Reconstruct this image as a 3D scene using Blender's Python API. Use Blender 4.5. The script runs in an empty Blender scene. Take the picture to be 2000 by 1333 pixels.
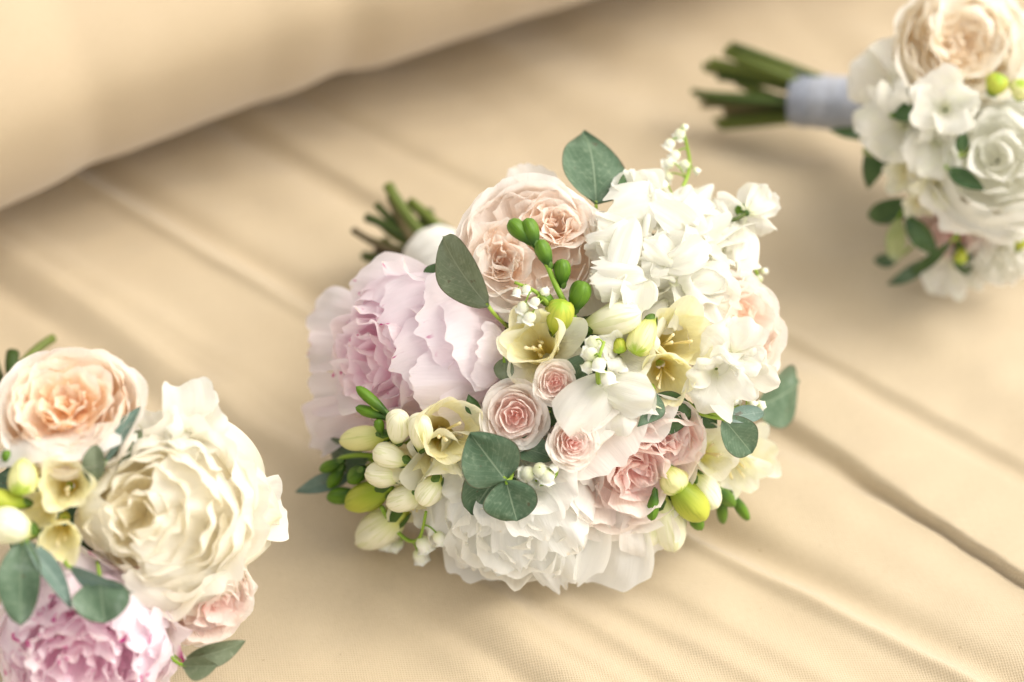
import bpy, math, random
import numpy as np
from mathutils import Vector, Matrix

# ---------------------------------------------------------------- camera, sky, sun, exposure
SC = bpy.context.scene
LENS, DIST, PITCH = 85.0, 1.18, math.radians(45)
FPX = LENS / 36.0 * 2000.0
CAM = np.array([0, -DIST * math.cos(PITCH), DIST * math.sin(PITCH)])
RGT = np.array([1.0, 0, 0])
UPV = np.array([0, math.sin(PITCH), math.cos(PITCH)])
FWD = np.array([0, math.cos(PITCH), -math.sin(PITCH)])
cd = bpy.data.cameras.new('camera')
cd.lens = LENS; cd.sensor_width = 36; cd.clip_start = 0.05; cd.clip_end = 50
cd.dof.use_dof = True; cd.dof.focus_distance = 1.022; cd.dof.aperture_fstop = 3.3
co = bpy.data.objects.new('camera', cd); SC.collection.objects.link(co)
co.location = CAM; co.rotation_euler = (math.pi / 2 - PITCH, 0, 0)
SC.camera = co

SUN_EL, SUN_AZ = math.radians(50), math.radians(82)       # azimuth clockwise from +Y (away from camera)
w = bpy.data.worlds.new('World'); SC.world = w; w.use_nodes = True
nt = w.node_tree; nt.nodes.clear()
sky = nt.nodes.new('ShaderNodeTexSky'); sky.sky_type = 'NISHITA'; sky.sun_disc = False
sky.sun_elevation = SUN_EL; sky.sun_rotation = SUN_AZ; sky.air_density = 1.0; sky.dust_density = 3.0; sky.ozone_density = 1.0
hsv = nt.nodes.new('ShaderNodeHueSaturation'); hsv.inputs['Saturation'].default_value = 0.06
bg = nt.nodes.new('ShaderNodeBackground'); bg.inputs['Strength'].default_value = 0.15
wo = nt.nodes.new('ShaderNodeOutputWorld')
wm = nt.nodes.new('ShaderNodeMix'); wm.data_type = 'RGBA'; wm.blend_type = 'MULTIPLY'; wm.inputs[0].default_value = 1.0
wm.inputs[7].default_value = (1.0, 0.955, 0.885, 1)                # thin warm overcast
nt.links.new(sky.outputs[0], hsv.inputs['Color']); nt.links.new(hsv.outputs[0], wm.inputs[6]); nt.links.new(wm.outputs[2], bg.inputs[0]); nt.links.new(bg.outputs[0], wo.inputs[0])
sd = bpy.data.lights.new('sun', 'SUN'); sd.energy = 0.55; sd.angle = math.radians(45); sd.color = (1.0, 0.93, 0.83)
so = bpy.data.objects.new('sun', sd); SC.collection.objects.link(so)
sdir = Vector((math.sin(SUN_AZ) * math.cos(SUN_EL), math.cos(SUN_AZ) * math.cos(SUN_EL), math.sin(SUN_EL)))
so.rotation_euler = sdir.to_track_quat('Z', 'Y').to_euler(); so.location = sdir * 3
SC.view_settings.view_transform = 'Standard'; SC.view_settings.look = 'None'
SC.view_settings.exposure = 1.10; SC.view_settings.gamma = 1.0
SC.cycles.max_bounces = 24; SC.cycles.diffuse_bounces = 24; SC.cycles.transmission_bounces = 16
SC.cycles.use_denoising = True

# ---------------------------------------------------------------- helpers
def nrm(v):
    v = np.asarray(v, float); return v / (np.linalg.norm(v) + 1e-12)
def ray(px, py):
    return nrm(FWD + (px - 1000) / FPX * RGT - (py - 666.5) / FPX * UPV)
def on_plane(px, py, z=0.0):
    d = ray(px, py); return CAM + d * ((z - CAM[2]) / d[2])
def pxm(n, p):                                            # n photo pixels in metres at point p
    return n * float(np.dot(np.asarray(p) - CAM, FWD)) / FPX
def lerp(a, b, t): return a + (b - a) * t
def sstep(a, b, x):
    t = np.clip((x - a) / (b - a), 0, 1); return t * t * (3 - 2 * t)

COL = SC.collection
def link(o, parent=None, loc=None):
    COL.objects.link(o)
    if loc is not None: o.location = loc
    if parent is not None: o.parent = parent
    return o
def tag(o, label=None, cat=None, kind=None):
    if label: o['label'] = label
    if cat: o['category'] = cat
    if kind: o['kind'] = kind
    return o
def mesh_obj(name, V, F, mat, parent=None, loc=(0, 0, 0), uv=None, tint=None, smooth=True):
    me = bpy.data.meshes.new(name)
    me.from_pydata(V.tolist(), [], F)
    if smooth: me.polygons.foreach_set('use_smooth', [True] * len(me.polygons))
    if uv is not None:
        lay = me.uv_layers.new(name='UVMap')
        li = np.empty(len(me.loops), np.int32); me.loops.foreach_get('vertex_index', li)
        lay.data.foreach_set('uv', uv[li].astype(np.float32).ravel())
    if tint is not None:
        at = me.attributes.new('tint', 'FLOAT', 'POINT')
        at.data.foreach_set('value', np.full(len(V), tint, np.float32))
    me.materials.append(mat); me.update()
    return link(bpy.data.objects.new(name, me), parent, loc)
_gf = {}
def grid_faces(nv, nu, wrap=False):
    k = (nv, nu, wrap)
    if k not in _gf:
        F = []
        for j in range(nv - 1):
            for i in range(nu if wrap else nu - 1):
                a = j * nu + i; b = j * nu + (i + 1) % nu
                F.append((a, b, b + nu, a + nu))
        _gf[k] = F
    return _gf[k]
def tube_geo(pts, rad, n=8, cap=True):
    pts = np.asarray(pts, float); m = len(pts)
    rad = np.broadcast_to(np.asarray(rad, float), (m,))
    T = np.gradient(pts, axis=0); T /= np.linalg.norm(T, axis=1)[:, None] + 1e-12
    ref = np.array([0.31, 0.17, 0.94])
    if abs(np.dot(T[0], ref)) > .9: ref = np.array([1.0, 0.1, 0])
    V = []
    for p, t, r in zip(pts, T, rad):
        a = nrm(np.cross(t, ref)); b = np.cross(t, a)
        th = np.arange(n) * 2 * math.pi / n
        V.append(p + r * (np.cos(th)[:, None] * a + np.sin(th)[:, None] * b))
    V = np.concatenate(V); F = list(grid_faces(m, n, True))
    if cap:
        F.append(tuple(range(n - 1, -1, -1))); F.append(tuple(range((m - 1) * n, m * n)))
    v = np.repeat(np.linspace(0, 1, m), n); u = np.tile(np.linspace(0, 1, n), m)
    return V, F, np.stack([u, v], 1)
def bez(a, b, c, d, n):
    t = np.linspace(0, 1, n)[:, None]
    return (1-t)**3*np.asarray(a) + 3*(1-t)**2*t*np.asarray(b) + 3*(1-t)*t*t*np.asarray(c) + t**3*np.asarray(d)

# ---------------------------------------------------------------- materials
def new_mat(name):
    m = bpy.data.materials.new(name); m.use_nodes = True
    t = m.node_tree; t.nodes.clear()
    return m, t
class NB:
    def __init__(s, t): s.t = t
    def n(s, ty, **kw):
        x = s.t.nodes.new(ty)
        for k, v in kw.items(): setattr(x, k, v)
        return x
    def l(s, a, b): s.t.links.new(a, b)
    def math(s, op, a, b=None, c=None, clamp=False):
        x = s.n('ShaderNodeMath', operation=op, use_clamp=clamp)
        for i, v in enumerate((a, b, c)):
            if v is None: continue
            if isinstance(v, (int, float)): x.inputs[i].default_value = v
            else: s.l(v, x.inputs[i])
        return x.outputs[0]
    def mix(s, f, a, b, blend='MIX'):
        x = s.n('ShaderNodeMix', data_type='RGBA', blend_type=blend)
        for i, v in ((0, f), (6, a), (7, b)):
            if isinstance(v, (int, float)): x.inputs[i].default_value = v
            elif isinstance(v, tuple): x.inputs[i].default_value = (*v, 1)
            else: s.l(v, x.inputs[i])
        return x.outputs[2]
    def smooth(s, v, a, b, lo=0.0, hi=1.0):
        x = s.n('ShaderNodeMapRange', interpolation_type='SMOOTHSTEP')
        s.l(v, x.inputs[0])
        for i, q in zip((1, 2, 3, 4), (a, b, lo, hi)): x.inputs[i].default_value = q
        return x.outputs[0]
    def noise(s, vec, scale, detail=3, rough=.5, dist=0.0):
        x = s.n('ShaderNodeTexNoise'); x.inputs['Scale'].default_value = scale
        x.inputs['Detail'].default_value = detail; x.inputs['Roughness'].default_value = rough
        x.inputs['Distortion'].default_value = dist
        if vec is not None: s.l(vec, x.inputs['Vector'])
        return x.outputs[0]
    def vec(s, x, y, z):
        c = s.n('ShaderNodeCombineXYZ')
        for i, v in enumerate((x, y, z)):
            if isinstance(v, (int, float)): c.inputs[i].default_value = v
            else: s.l(v, c.inputs[i])
        return c.outputs[0]
def uvrand(b):
    uv = b.n('ShaderNodeUVMap'); sp = b.n('ShaderNodeSeparateXYZ'); b.l(uv.outputs[0], sp.inputs[0])
    oi = b.n('ShaderNodeObjectInfo')
    return sp.outputs[0], sp.outputs[1], oi.outputs['Random']
def finish(b, color, rough, transl, bump_h=None, bump=0.1, bdist=0.0004, sheen=0.0, tcol=None, spec=0.3):
    p = b.n('ShaderNodeBsdfPrincipled'); p.inputs['Roughness'].default_value = rough
    p.inputs['Specular IOR Level'].default_value = spec
    if sheen:
        p.inputs['Sheen Weight'].default_value = sheen
    b.l(color, p.inputs['Base Color'])
    bn = None
    if bump_h is not None:
        bn = b.n('ShaderNodeBump'); bn.inputs['Strength'].default_value = bump; bn.inputs['Distance'].default_value = bdist
        b.l(bump_h, bn.inputs['Height']); b.l(bn.outputs[0], p.inputs['Normal'])
    out = b.n('ShaderNodeOutputMaterial')
    if transl > 0:
        tr = b.n('ShaderNodeBsdfTranslucent'); b.l(tcol if tcol is not None else color, tr.inputs[0])
        if bn is not None: b.l(bn.outputs[0], tr.inputs['Normal'])
        mx = b.n('ShaderNodeMixShader'); mx.inputs[0].default_value = transl
        b.l(p.outputs[0], mx.inputs[1]); b.l(tr.outputs[0], mx.inputs[2]); b.l(mx.outputs[0], out.inputs[0])
    else: b.l(p.outputs[0], out.inputs[0])

def petal_mat(name, tip, base, heart=None, fleck=None, fleck_amt=.68, transl=.52, heart_pow=1.0, b0=.05, b1=.6, vein=.05):
    m, t = new_mat(name); b = NB(t); u, v, rnd = uvrand(b)
    c = b.mix(b.smooth(v, b0, b1), base, tip)
    if heart is not None:
        at = b.n('ShaderNodeAttribute', attribute_name='tint')
        f = b.math('POWER', b.math('SUBTRACT', 1.0, at.outputs['Fac'], clamp=True), heart_pow)
        f = b.math('MULTIPLY', f, b.smooth(v, .3, 1.05, 1.0, .45))
        c = b.mix(f, c, heart)
    vn = b.noise(b.vec(b.math('MULTIPLY', u, 34), b.math('MULTIPLY', v, 2.2), b.math('MULTIPLY', rnd, 60)), 1, 3)
    cl = b.noise(b.vec(b.math('MULTIPLY', u, 3), b.math('MULTIPLY', v, 3), b.math('MULTIPLY', rnd, 90)), 1, 2)
    k = b.math('ADD', b.math('MULTIPLY', vn, vein * 2), 1 - vein)
    c = b.mix(1.0, c, b.vec(k, k, k), 'MULTIPLY')
    c = b.mix(b.smooth(cl, .45, .75, 0, .45), c, base)
    bn_ = b.noise(b.vec(b.math('MULTIPLY', u, 9), b.math('MULTIPLY', v, 6), b.math('MULTIPLY', rnd, 77)), 1, 3)
    c = b.mix(b.math('MULTIPLY', b.smooth(v, .95, .995, 0, .6), b.smooth(bn_, .52, .68)), c, (.80, .68, .48))
    if fleck is not None:
        fn = b.noise(b.vec(b.math('MULTIPLY', u, 7), b.math('MULTIPLY', v, 4), b.math('MULTIPLY', rnd, 120)), 1, 2)
        f = b.math('MULTIPLY', b.smooth(fn, fleck_amt, fleck_amt + .05), b.smooth(v, .86, .97))
        c = b.mix(f, c, fleck)
    finish(b, c, .55, transl, vn, .40, .0008, spec=.2)
    return m
M = {}
M['peach'] = petal_mat('peach_rose_petal', (.95, .922, .895), (.965, .90, .82), (.985, .83, .69), heart_pow=.8)
M['apricot'] = petal_mat('apricot_rose_petal', (.95, .925, .90), (.97, .89, .74), (.985, .77, .50), heart_pow=.6)
M['blush'] = petal_mat('blush_rose_petal', (.95, .925, .895), (.955, .90, .83), (.985, .72, .68), heart_pow=.75)
M['cream_rose'] = petal_mat('cream_rose_petal', (.95, .93, .88), (.965, .88, .68), (.98, .87, .70), heart_pow=1.2)
M['spray'] = petal_mat('spray_rose_petal', (.95, .925, .89), (.955, .86, .79), (.975, .68, .64), heart_pow=1.4)
M['lilac'] = petal_mat('lilac_peony_petal', (.955, .90, .93), (.955, .84, .89), (.965, .76, .84), (.55, .015, .24), .645, heart_pow=1.1)
M['magenta'] = petal_mat('magenta_flecked_peony_petal', (.95, .90, .93), (.95, .79, .88), (.96, .78, .86), (.52, .012, .24), .55, heart_pow=1.1)
M['white_peony'] = petal_mat('white_peony_petal', (.93, .93, .91), (.95, .945, .89), (.95, .945, .89))
M['cream_peony'] = petal_mat('cream_peony_petal', (.935, .915, .85), (.955, .91, .76), (.955, .91, .76))
M['sweet_pea'] = petal_mat('sweet_pea_petal', (.90, .892, .845), (.89, .905, .74), vein=.03, b0=0, b1=.3)
M['freesia'] = petal_mat('freesia_petal', (.95, .925, .69), (.89, .79, .32), b0=.02, b1=.5, vein=.03)
M['freesia_white'] = petal_mat('white_freesia_petal', (.95, .945, .84), (.90, .88, .52), b0=.05, b1=.5, vein=.03)
def bud_mat(name, tip, base, b0, b1, tipspot=None):
    m, t = new_mat(name); b = NB(t); u, v, rnd = uvrand(b)
    ln = b.noise(b.vec(b.math('MULTIPLY', u, 26), b.math('MULTIPLY', v, 1.6), b.math('MULTIPLY', rnd, 50)), 1, 2)
    vv = b.math('ADD', v, b.math('MULTIPLY', b.math('SUBTRACT', ln, .5), .22))
    c = b.mix(b.smooth(vv, b0, b1), base, tip)
    c = b.mix(b.smooth(ln, .52, .60, 0, .30), c, base)
    if tipspot: c = b.mix(b.smooth(vv, .86, .98), c, tipspot)
    finish(b, c, .42, .2, ln, .12, .0006)
    return m
M['bud_cream'] = bud_mat('cream_freesia_bud', (.93, .91, .70), (.50, .56, .08), .0, .42)
M['bud_yellow'] = bud_mat('yellow_freesia_bud', (.87, .85, .42), (.42, .52, .05), .0, .5, (.42, .58, .06))
M['bud_lime'] = bud_mat('lime_freesia_bud', (.56, .60, .08), (.24, .36, .025), .05, .7, (.38, .56, .05))
M['bud_green'] = bud_mat('green_freesia_bud', (.135, .27, .02), (.03, .09, .012), .1, .65)
M['bell'] = bud_mat('lily_bell', (.93, .93, .86), (.80, .84, .52), .0, .3)

def leaf_mat(name, c1, c2, edge=(.10, .07, .04), vein=(.34, .44, .30), gloss=.5):
    m, t = new_mat(name); b = NB(t); u, v, rnd = uvrand(b)
    tc = b.n('ShaderNodeTexCoord')
    n1 = b.noise(tc.outputs['Object'], 60, 4, .6); n2 = b.noise(tc.outputs['Object'], 420, 3, .6)
    c = b.mix(b.smooth(n1, .35, .68), c1, c2)
    c = b.mix(b.smooth(n2, .5, .75, 0, .5), c, vein)
    du = b.math('ABSOLUTE', b.math('SUBTRACT', u, .5))
    mid = b.smooth(du, .006, .022, 1, 0)
    ph = b.math('SUBTRACT', b.math('MULTIPLY', v, 9), b.math('MULTIPLY', du, 9))
    wob = b.math('MULTIPLY', b.math('SUBTRACT', n1, .5), 1.1)
    fr = b.math('ABSOLUTE', b.math('SUBTRACT', b.math('FRACT', b.math('ADD', ph, wob)), .5))
    side = b.math('MULTIPLY', b.smooth(fr, .015, .06, 1, 0), b.smooth(v, .75, .95, 1, .2))
    ve = b.math('MAXIMUM', b.math('MULTIPLY', mid, .75), b.math('MULTIPLY', side, .38))
    c = b.mix(ve, c, vein)
    c = b.mix(b.math('MULTIPLY', b.smooth(du, .465, .498), .7), c, edge)
    n3 = b.noise(tc.outputs['Object'], 260, 2, .5)
    c = b.mix(b.smooth(n3, .68, .73, 0, .65), c, edge)
    c = b.mix(b.math('MULTIPLY', b.smooth(n1, .60, .72), .45), c, (.26, .33, .28))
    h = b.math('SUBTRACT', b.math('MULTIPLY', n2, .35), ve)
    finish(b, c, gloss, .14, h, .25, .0006, spec=.35)
    return m
M['eucalyptus'] = leaf_mat('eucalyptus_leaf', (.062, .118, .062), (.115, .185, .115), vein=(.22, .29, .19))
M['eucalyptus_blue'] = leaf_mat('blue_eucalyptus_leaf', (.105, .175, .14), (.165, .245, .21), vein=(.27, .34, .29))
M['leaf_dark'] = leaf_mat('dark_leaf', (.035, .085, .025), (.07, .14, .045), vein=(.13, .2, .09), gloss=.4)
M['leaf_grey'] = leaf_mat('grey_green_leaf', (.11, .14, .075), (.175, .21, .13), vein=(.25, .28, .18))
M['leaf_lime'] = leaf_mat('lime_leaf', (.30, .36, .14), (.42, .47, .24), vein=(.45, .5, .3))
def plain(name, c1, c2, scale, rough=.5, transl=0., stretch=True, sheen=0.0):
    m, t = new_mat(name); b = NB(t); u, v, rnd = uvrand(b)
    n = b.noise(b.vec(b.math('MULTIPLY', u, scale), b.math('MULTIPLY', v, 2.0), b.math('MULTIPLY', rnd, 30)), 1, 3)
    c = b.mix(b.smooth(b.math('ADD', n, b.math('MULTIPLY', b.math('SUBTRACT', rnd, .5), .5)), .3, .7), c1, c2)
    finish(b, c, rough, transl, n, .2, .0006, sheen=sheen)
    return m
M['stem'] = plain('stem', (.035, .065, .012), (.13, .165, .03), 5, .45)
M['stem_brown'] = plain('woody_stem', (.08, .06, .03), (.16, .13, .06), 5, .6)
M['stalk'] = plain('flower_stalk', (.20, .36, .03), (.34, .48, .07), 4, .45, .1)
M['calyx'] = plain('calyx', (.045, .095, .014), (.09, .17, .028), 6, .5)
M['stamen'] = plain('stamen', (.90, .80, .46), (.93, .86, .60), 3, .6, .35)
M['ribbon_white'] = plain('white_ribbon', (.80, .79, .74), (.86, .85, .80), 8, .5, .15, sheen=.2)
M['ribbon_grey'] = plain('grey_blue_ribbon', (.29, .315, .38), (.40, .425, .49), 3, .45, .05, sheen=.2)

def cloth_mat(name, ang, c1, c2, gap, period=.00145):
    m, t = new_mat(name); b = NB(t)
    tc = b.n('ShaderNodeTexCoord'); sp = b.n('ShaderNodeSeparateXYZ'); b.l(tc.outputs['UV'], sp.inputs[0])
    x, y = sp.outputs[0], sp.outputs[1]
    wn = b.noise(tc.outputs['Object'], 55, 2)
    wob = b.math('MULTIPLY', b.math('SUBTRACT', wn, .5), .9)
    k = 2 * math.pi / period
    a = b.math('ADD', b.math('MULTIPLY', x, k), wob); c_ = b.math('ADD', b.math('MULTIPLY', y, k * .8), wob)
    sx = b.math('SINE', a); sy = b.math('SINE', c_)
    # plain weave: warp shows where sx*sy > 0
    wv = b.math('MULTIPLY', sx, sy)
    h = b.math('ADD', b.math('MULTIPLY', wv, .5), .5)
    th = b.noise(b.vec(b.math('MULTIPLY', x, 2200), b.math('MULTIPLY', y, 260), 0.0), 1, 2)
    big = b.noise(tc.outputs['Object'], 7, 4, .55)
    c = b.mix(b.smooth(big, .3, .7), c1, c2)
    c = b.mix(b.smooth(th, .35, .75, 0, .16), c, gap)
    c = b.mix(b.smooth(h, .0, .42, .42, 0), c, gap)
    spk = b.noise(tc.outputs['Object'], 330, 1)
    c = b.mix(b.smooth(spk, .80, .83, 0, .5), c, (.25, .17, .09))
    finish(b, c, .62, 0, h, .55, .00035, sheen=.45, spec=.3)
    return m
M['canvas'] = cloth_mat('canvas', 0, (.53, .428, .285), (.57, .468, .32), (.29, .21, .115))
M['bolster'] = cloth_mat('bolster_canvas', 0, (.49, .385, .25), (.53, .42, .28), (.36, .265, .15))

# ---------------------------------------------------------------- canvas seat (folded cloth)
FOLD = {k: np.array([on_plane(*p)[:2] for p in v]) for k, v in dict(
    f0=[(0, 540), (175, 655), (300, 755), (570, 930), (700, 1040), (1000, 1290)],
    f1=[(150, 350), (400, 500), (620, 622), (1000, 850), (1340, 1048), (1600, 1180), (1850, 1312)],
    f2=[(450, 240), (720, 400), (1100, 610), (1510, 828), (1700, 945), (1850, 1040), (2000, 1140)],
    f3=[(800, 300), (1000, 402), (1300, 550), (1500, 650), (1700, 765), (2000, 930)],
    f4=[(1150, 195), (1320, 290), (1800, 650), (2000, 790)],
    f5=[(900, 60), (1250, 250), (1600, 440), (2000, 690)],
    w1=[(640, 1010), (770, 1120), (1065, 1333)], w2=[(760, 1020), (880, 1110), (1210, 1333)],
    w3=[(880, 1030), (1010, 1120), (1330, 1333)], w4=[(1010, 1060), (1150, 1145), (1430, 1300)],
    w5=[(1150, 1080), (1300, 1150), (1600, 1320)], w6=[(480, 950), (640, 1080), (900, 1300)],
    w7=[(1380, 980), (1560, 1075), (1900, 1260)]).items()}
FD = nrm(FOLD['f2'][-1] - FOLD['f2'][0]); FN = np.array([-FD[1], FD[0]])
if FN[1] < 0: FN = -FN
FST = {k: (v @ FN, v @ FD) for k, v in FOLD.items()}
def fold_s(k, t):
    s, tt = FST[k]; o = np.argsort(tt); s, tt = s[o], tt[o]
    r = np.interp(t, tt, s)
    sl0 = (s[1] - s[0]) / (tt[1] - tt[0]); sl1 = (s[-1] - s[-2]) / (tt[-1] - tt[-2])
    r = np.where(t < tt[0], s[0] + .5 * sl0 * (t - tt[0]), r)
    return np.where(t > tt[-1], s[-1] + .5 * sl1 * (t - tt[-1]), r)
BQ = [on_plane(1050, 800)[:2], on_plane(175, 1080)[:2], on_plane(1950, 330)[:2]]
def t_at(px, py): return float(on_plane(px, py)[:2] @ FD)
def cloth_st(s, t):
    """height and sideways shift of the cloth at fold coordinates"""
    h = np.zeros_like(s); sh = np.zeros_like(s)
    def g(x, w): return np.exp(-(x / w) ** 2)
    # f1: stitched ridge with a soft dip behind it
    d = s - fold_s('f1', t)
    a = .0034 + .0004 * sstep(t_at(1200, 960), t_at(1500, 1130), t)
    h += a * g(d, .0040) - .0042 * g(d - .013, .008)
    # f2: pleat, the far panel laps over the near one; opens toward the right
    d = s - fold_s('f2', t)
    op = sstep(t_at(1150, 640), t_at(1650, 915), t)
    A = .0034 + .0018 * op
    wd = lerp(.009, .0022, sstep(t_at(1500, 825), t_at(1850, 1040), t))
    up = np.where(d > 0, np.exp(-np.clip(d, 0, 1) / (.05 + .03 * op)), 0)
    h += A * up * sstep(0, 1, np.clip(d / wd, 0, 1))
    h += -(.0028 + .0006 * op) * np.exp(-((d + .3 * wd) / (.9 * wd)) ** 2)
    h += .0016 * g(d + .024, .012)
    sh += -(.0040 * op * sstep(t_at(1550, 850), t_at(1850, 1040), t)) * np.where(d > 0, np.exp(-np.clip(d, 0, 1) / .006), 0) * sstep(0, .003, d)
    # f3: soft crease
    d = s - fold_s('f3', t)
    op3 = sstep(t_at(1000, 400), t_at(1450, 640), t) * (1 - .5 * sstep(t_at(1700, 760), t_at(2100, 980), t))
    A = .0012 + .0022 * op3
    h += A * np.where(d > 0, np.exp(-np.clip(d, 0, 1) / .035), 0) * sstep(-.001, .007, d) - .0012 * g(d + .003, .006)
    d = s - fold_s('f4', t); h += .0018 * g(d, .016)
    d = s - fold_s('f5', t); h += .0016 * g(d, .02) - .0012 * g(d - .035, .016)
    d = s - fold_s('f0', t); h += .0038 * g(d - .012, .010) - .0026 * g(d + .004, .008)
    lo = sstep(t_at(560, 960), t_at(900, 1150), t)
    for k, a, w_ in (('w1', .0042, .0075), ('w2', .0036, .0065), ('w3', .0042, .007), ('w4', .0036, .0065), ('w5', .0024, .007), ('w6', .0015, .009), ('w7', .0010, .010)):
        d = s - fold_s(k, t); h += .62 * a * np.where(d > 0, g(d, w_ * 1.15), g(d, w_ * .7)) * (.35 + .65 * lo)
    # cloth pressed down and pulled into short wrinkles under each bouquet
    X_ = s * FN[0] + t * FD[0]; Y_ = s * FN[1] + t * FD[1]
    for (cx, cy), ph in zip(BQ, (0.4, 2.0, 4.1)):
        r = np.hypot(X_ - cx, Y_ - cy); az = np.arctan2(Y_ - cy, X_ - cx)
        h += -.0050 * np.exp(-(r / .085) ** 2) + (.0011 * np.sin(11 * az + ph) + .0008 * np.sin(17 * az - 2 * ph)) * g(r - .115, .035)
    h += .00035 * np.sin(X_ * 130 + 3 * np.sin(Y_ * 31)) * np.sin(Y_ * 97 + 2 * np.sin(X_ * 43)) + .00025 * np.sin(X_ * 61 - Y_ * 240 + 2 * np.sin(X_ * 27))
    # broad unevenness
    h += .0010 * np.sin(s * 38 + 1.3 * np.sin(t * 7)) + .0007 * np.sin(s * 91 + t * 9 + 1) + .0005 * np.sin(t * 23 + s * 17)
    return h, sh
def cloth_z(x, y):
    x = np.asarray(x, float); y = np.asarray(y, float)
    s = x * FN[0] + y * FN[1]; t = x * FD[0] + y * FD[1]
    return cloth_st(s, t)[0]
def axis(lo, hi, dense_lo, dense_hi, step, coarse):
    return np.concatenate([np.arange(lo, dense_lo, coarse), np.arange(dense_lo, dense_hi, step), np.arange(dense_hi, hi, coarse)])
ss = axis(-1.5, 1.6, -.36, .52, .0013, .03); ts = axis(-1.6, 1.6, -.5, .46, .006, .03)
S, T = np.meshgrid(ss, ts)
H, SH = cloth_st(S, T)
X = (S + SH) * FN[0] + T * FD[0]; Y = (S + SH) * FN[1] + T * FD[1]
V = np.stack([X, Y, H], -1).reshape(-1, 3)
seat = mesh_obj('canvas_seat', V, grid_faces(len(ts), len(ss)), M['canvas'], uv=np.stack([S, T], -1).reshape(-1, 2))
tag(seat, 'cream woven canvas seat with long parallel folds under the bouquets', kind='structure')

# ---------------------------------------------------------------- bolster cushion
edge = np.array([on_plane(*p)[:2] for p in [(-300, 520), (0, 400), (130, 347), (300, 282), (440, 222), (560, 184), (610, 168), (800, 112), (900, 88), (1000, 55), (1160, -5), (1500, -130)]])
BD = nrm(edge[-3] - edge[1]); BN = np.array([-BD[1], BD[0]])
es, et = edge @ BN, edge @ BD
BR, BW = .10, .36
nth, nL = 120, 360
tl = np.linspace(-1.15, 1.0, nL); th = np.linspace(math.pi, 3 * math.pi, nth, endpoint=False)
TL, TH = np.meshgrid(tl, th, indexing='ij')
esm = np.interp(TL, et, es); lin = np.polyval(np.polyfit(et, es, 1), TL)
es_use = np.where((TL < et[0]) | (TL > et[-1]), lin, esm)
def tb(px, py): return float(on_plane(px, py)[:2] @ BD)
rr = np.full_like(TL, BR)
low = sstep(-.25, .9, np.cos(TH - math.radians(235)))      # lower front side of the roll
for (px, py, a, w_) in ((590, 172, .030, .016), (130, 347, .016, .014), (930, 75, .008, .02)):
    q = (TL - tb(px, py)) / w_
    rr += -a * np.exp(-q * q) * (.10 + .90 * low ** 2)
    for k, off in enumerate((-1.7, 1.6, 2.9, -3.0)):
        q2 = (TL - tb(px, py) - off * w_ * (.5 + .9 * (1 - low))) / (w_ * .5)
        rr += a * .22 * np.exp(-q2 * q2) * low ** 2
rr += .0014 * np.sin(TL * 31 + 2 * np.cos(TH)) + .0010 * np.sin(TH * 5 + TL * 11)
cap = np.clip((1.0 - np.abs((TL + .075) / 1.075)) / .06, 0, 1)
capf = np.sqrt(1 - (1 - cap) ** 2 + 1e-6)
kk = float(FWD[:2] @ BN) / -FWD[2]; HZ = BR * .97
def hx(th): 
    c_ = np.cos(th); return np.where(np.sin(th) < 0, np.sign(c_) * np.abs(c_) ** .4, c_)
tq = np.linspace(0, 2 * math.pi, 720)
smin = float(np.min(-BW * hx(tq) + np.maximum(HZ + BR * np.sin(tq), .006) * kk))
cs = es_use - smin - .010 - .003 * sstep(et[1], et[-3], TL)
bx = cs - (BW + rr - BR) * capf * hx(TH); bz = HZ + rr * capf * np.sin(TH)
# angle 0 faces the camera side, 270 deg is the underside
V = np.stack([bx * BN[0] + TL * BD[0], bx * BN[1] + TL * BD[1], np.maximum(bz, .006 + .2 * np.minimum(bz, 0))], -1).reshape(-1, 3)
F = list(grid_faces(nL, nth, True)) + [tuple(range(nth - 1, -1, -1)), tuple(range((nL - 1) * nth, nL * nth))]
bol = mesh_obj('bolster_cushion', V, F, M['bolster'], uv=np.stack([TL, TH * BR], -1).reshape(-1, 2))
tag(bol, 'long round cream canvas bolster with puckered underside lying across the seat', 'cushion')

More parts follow.
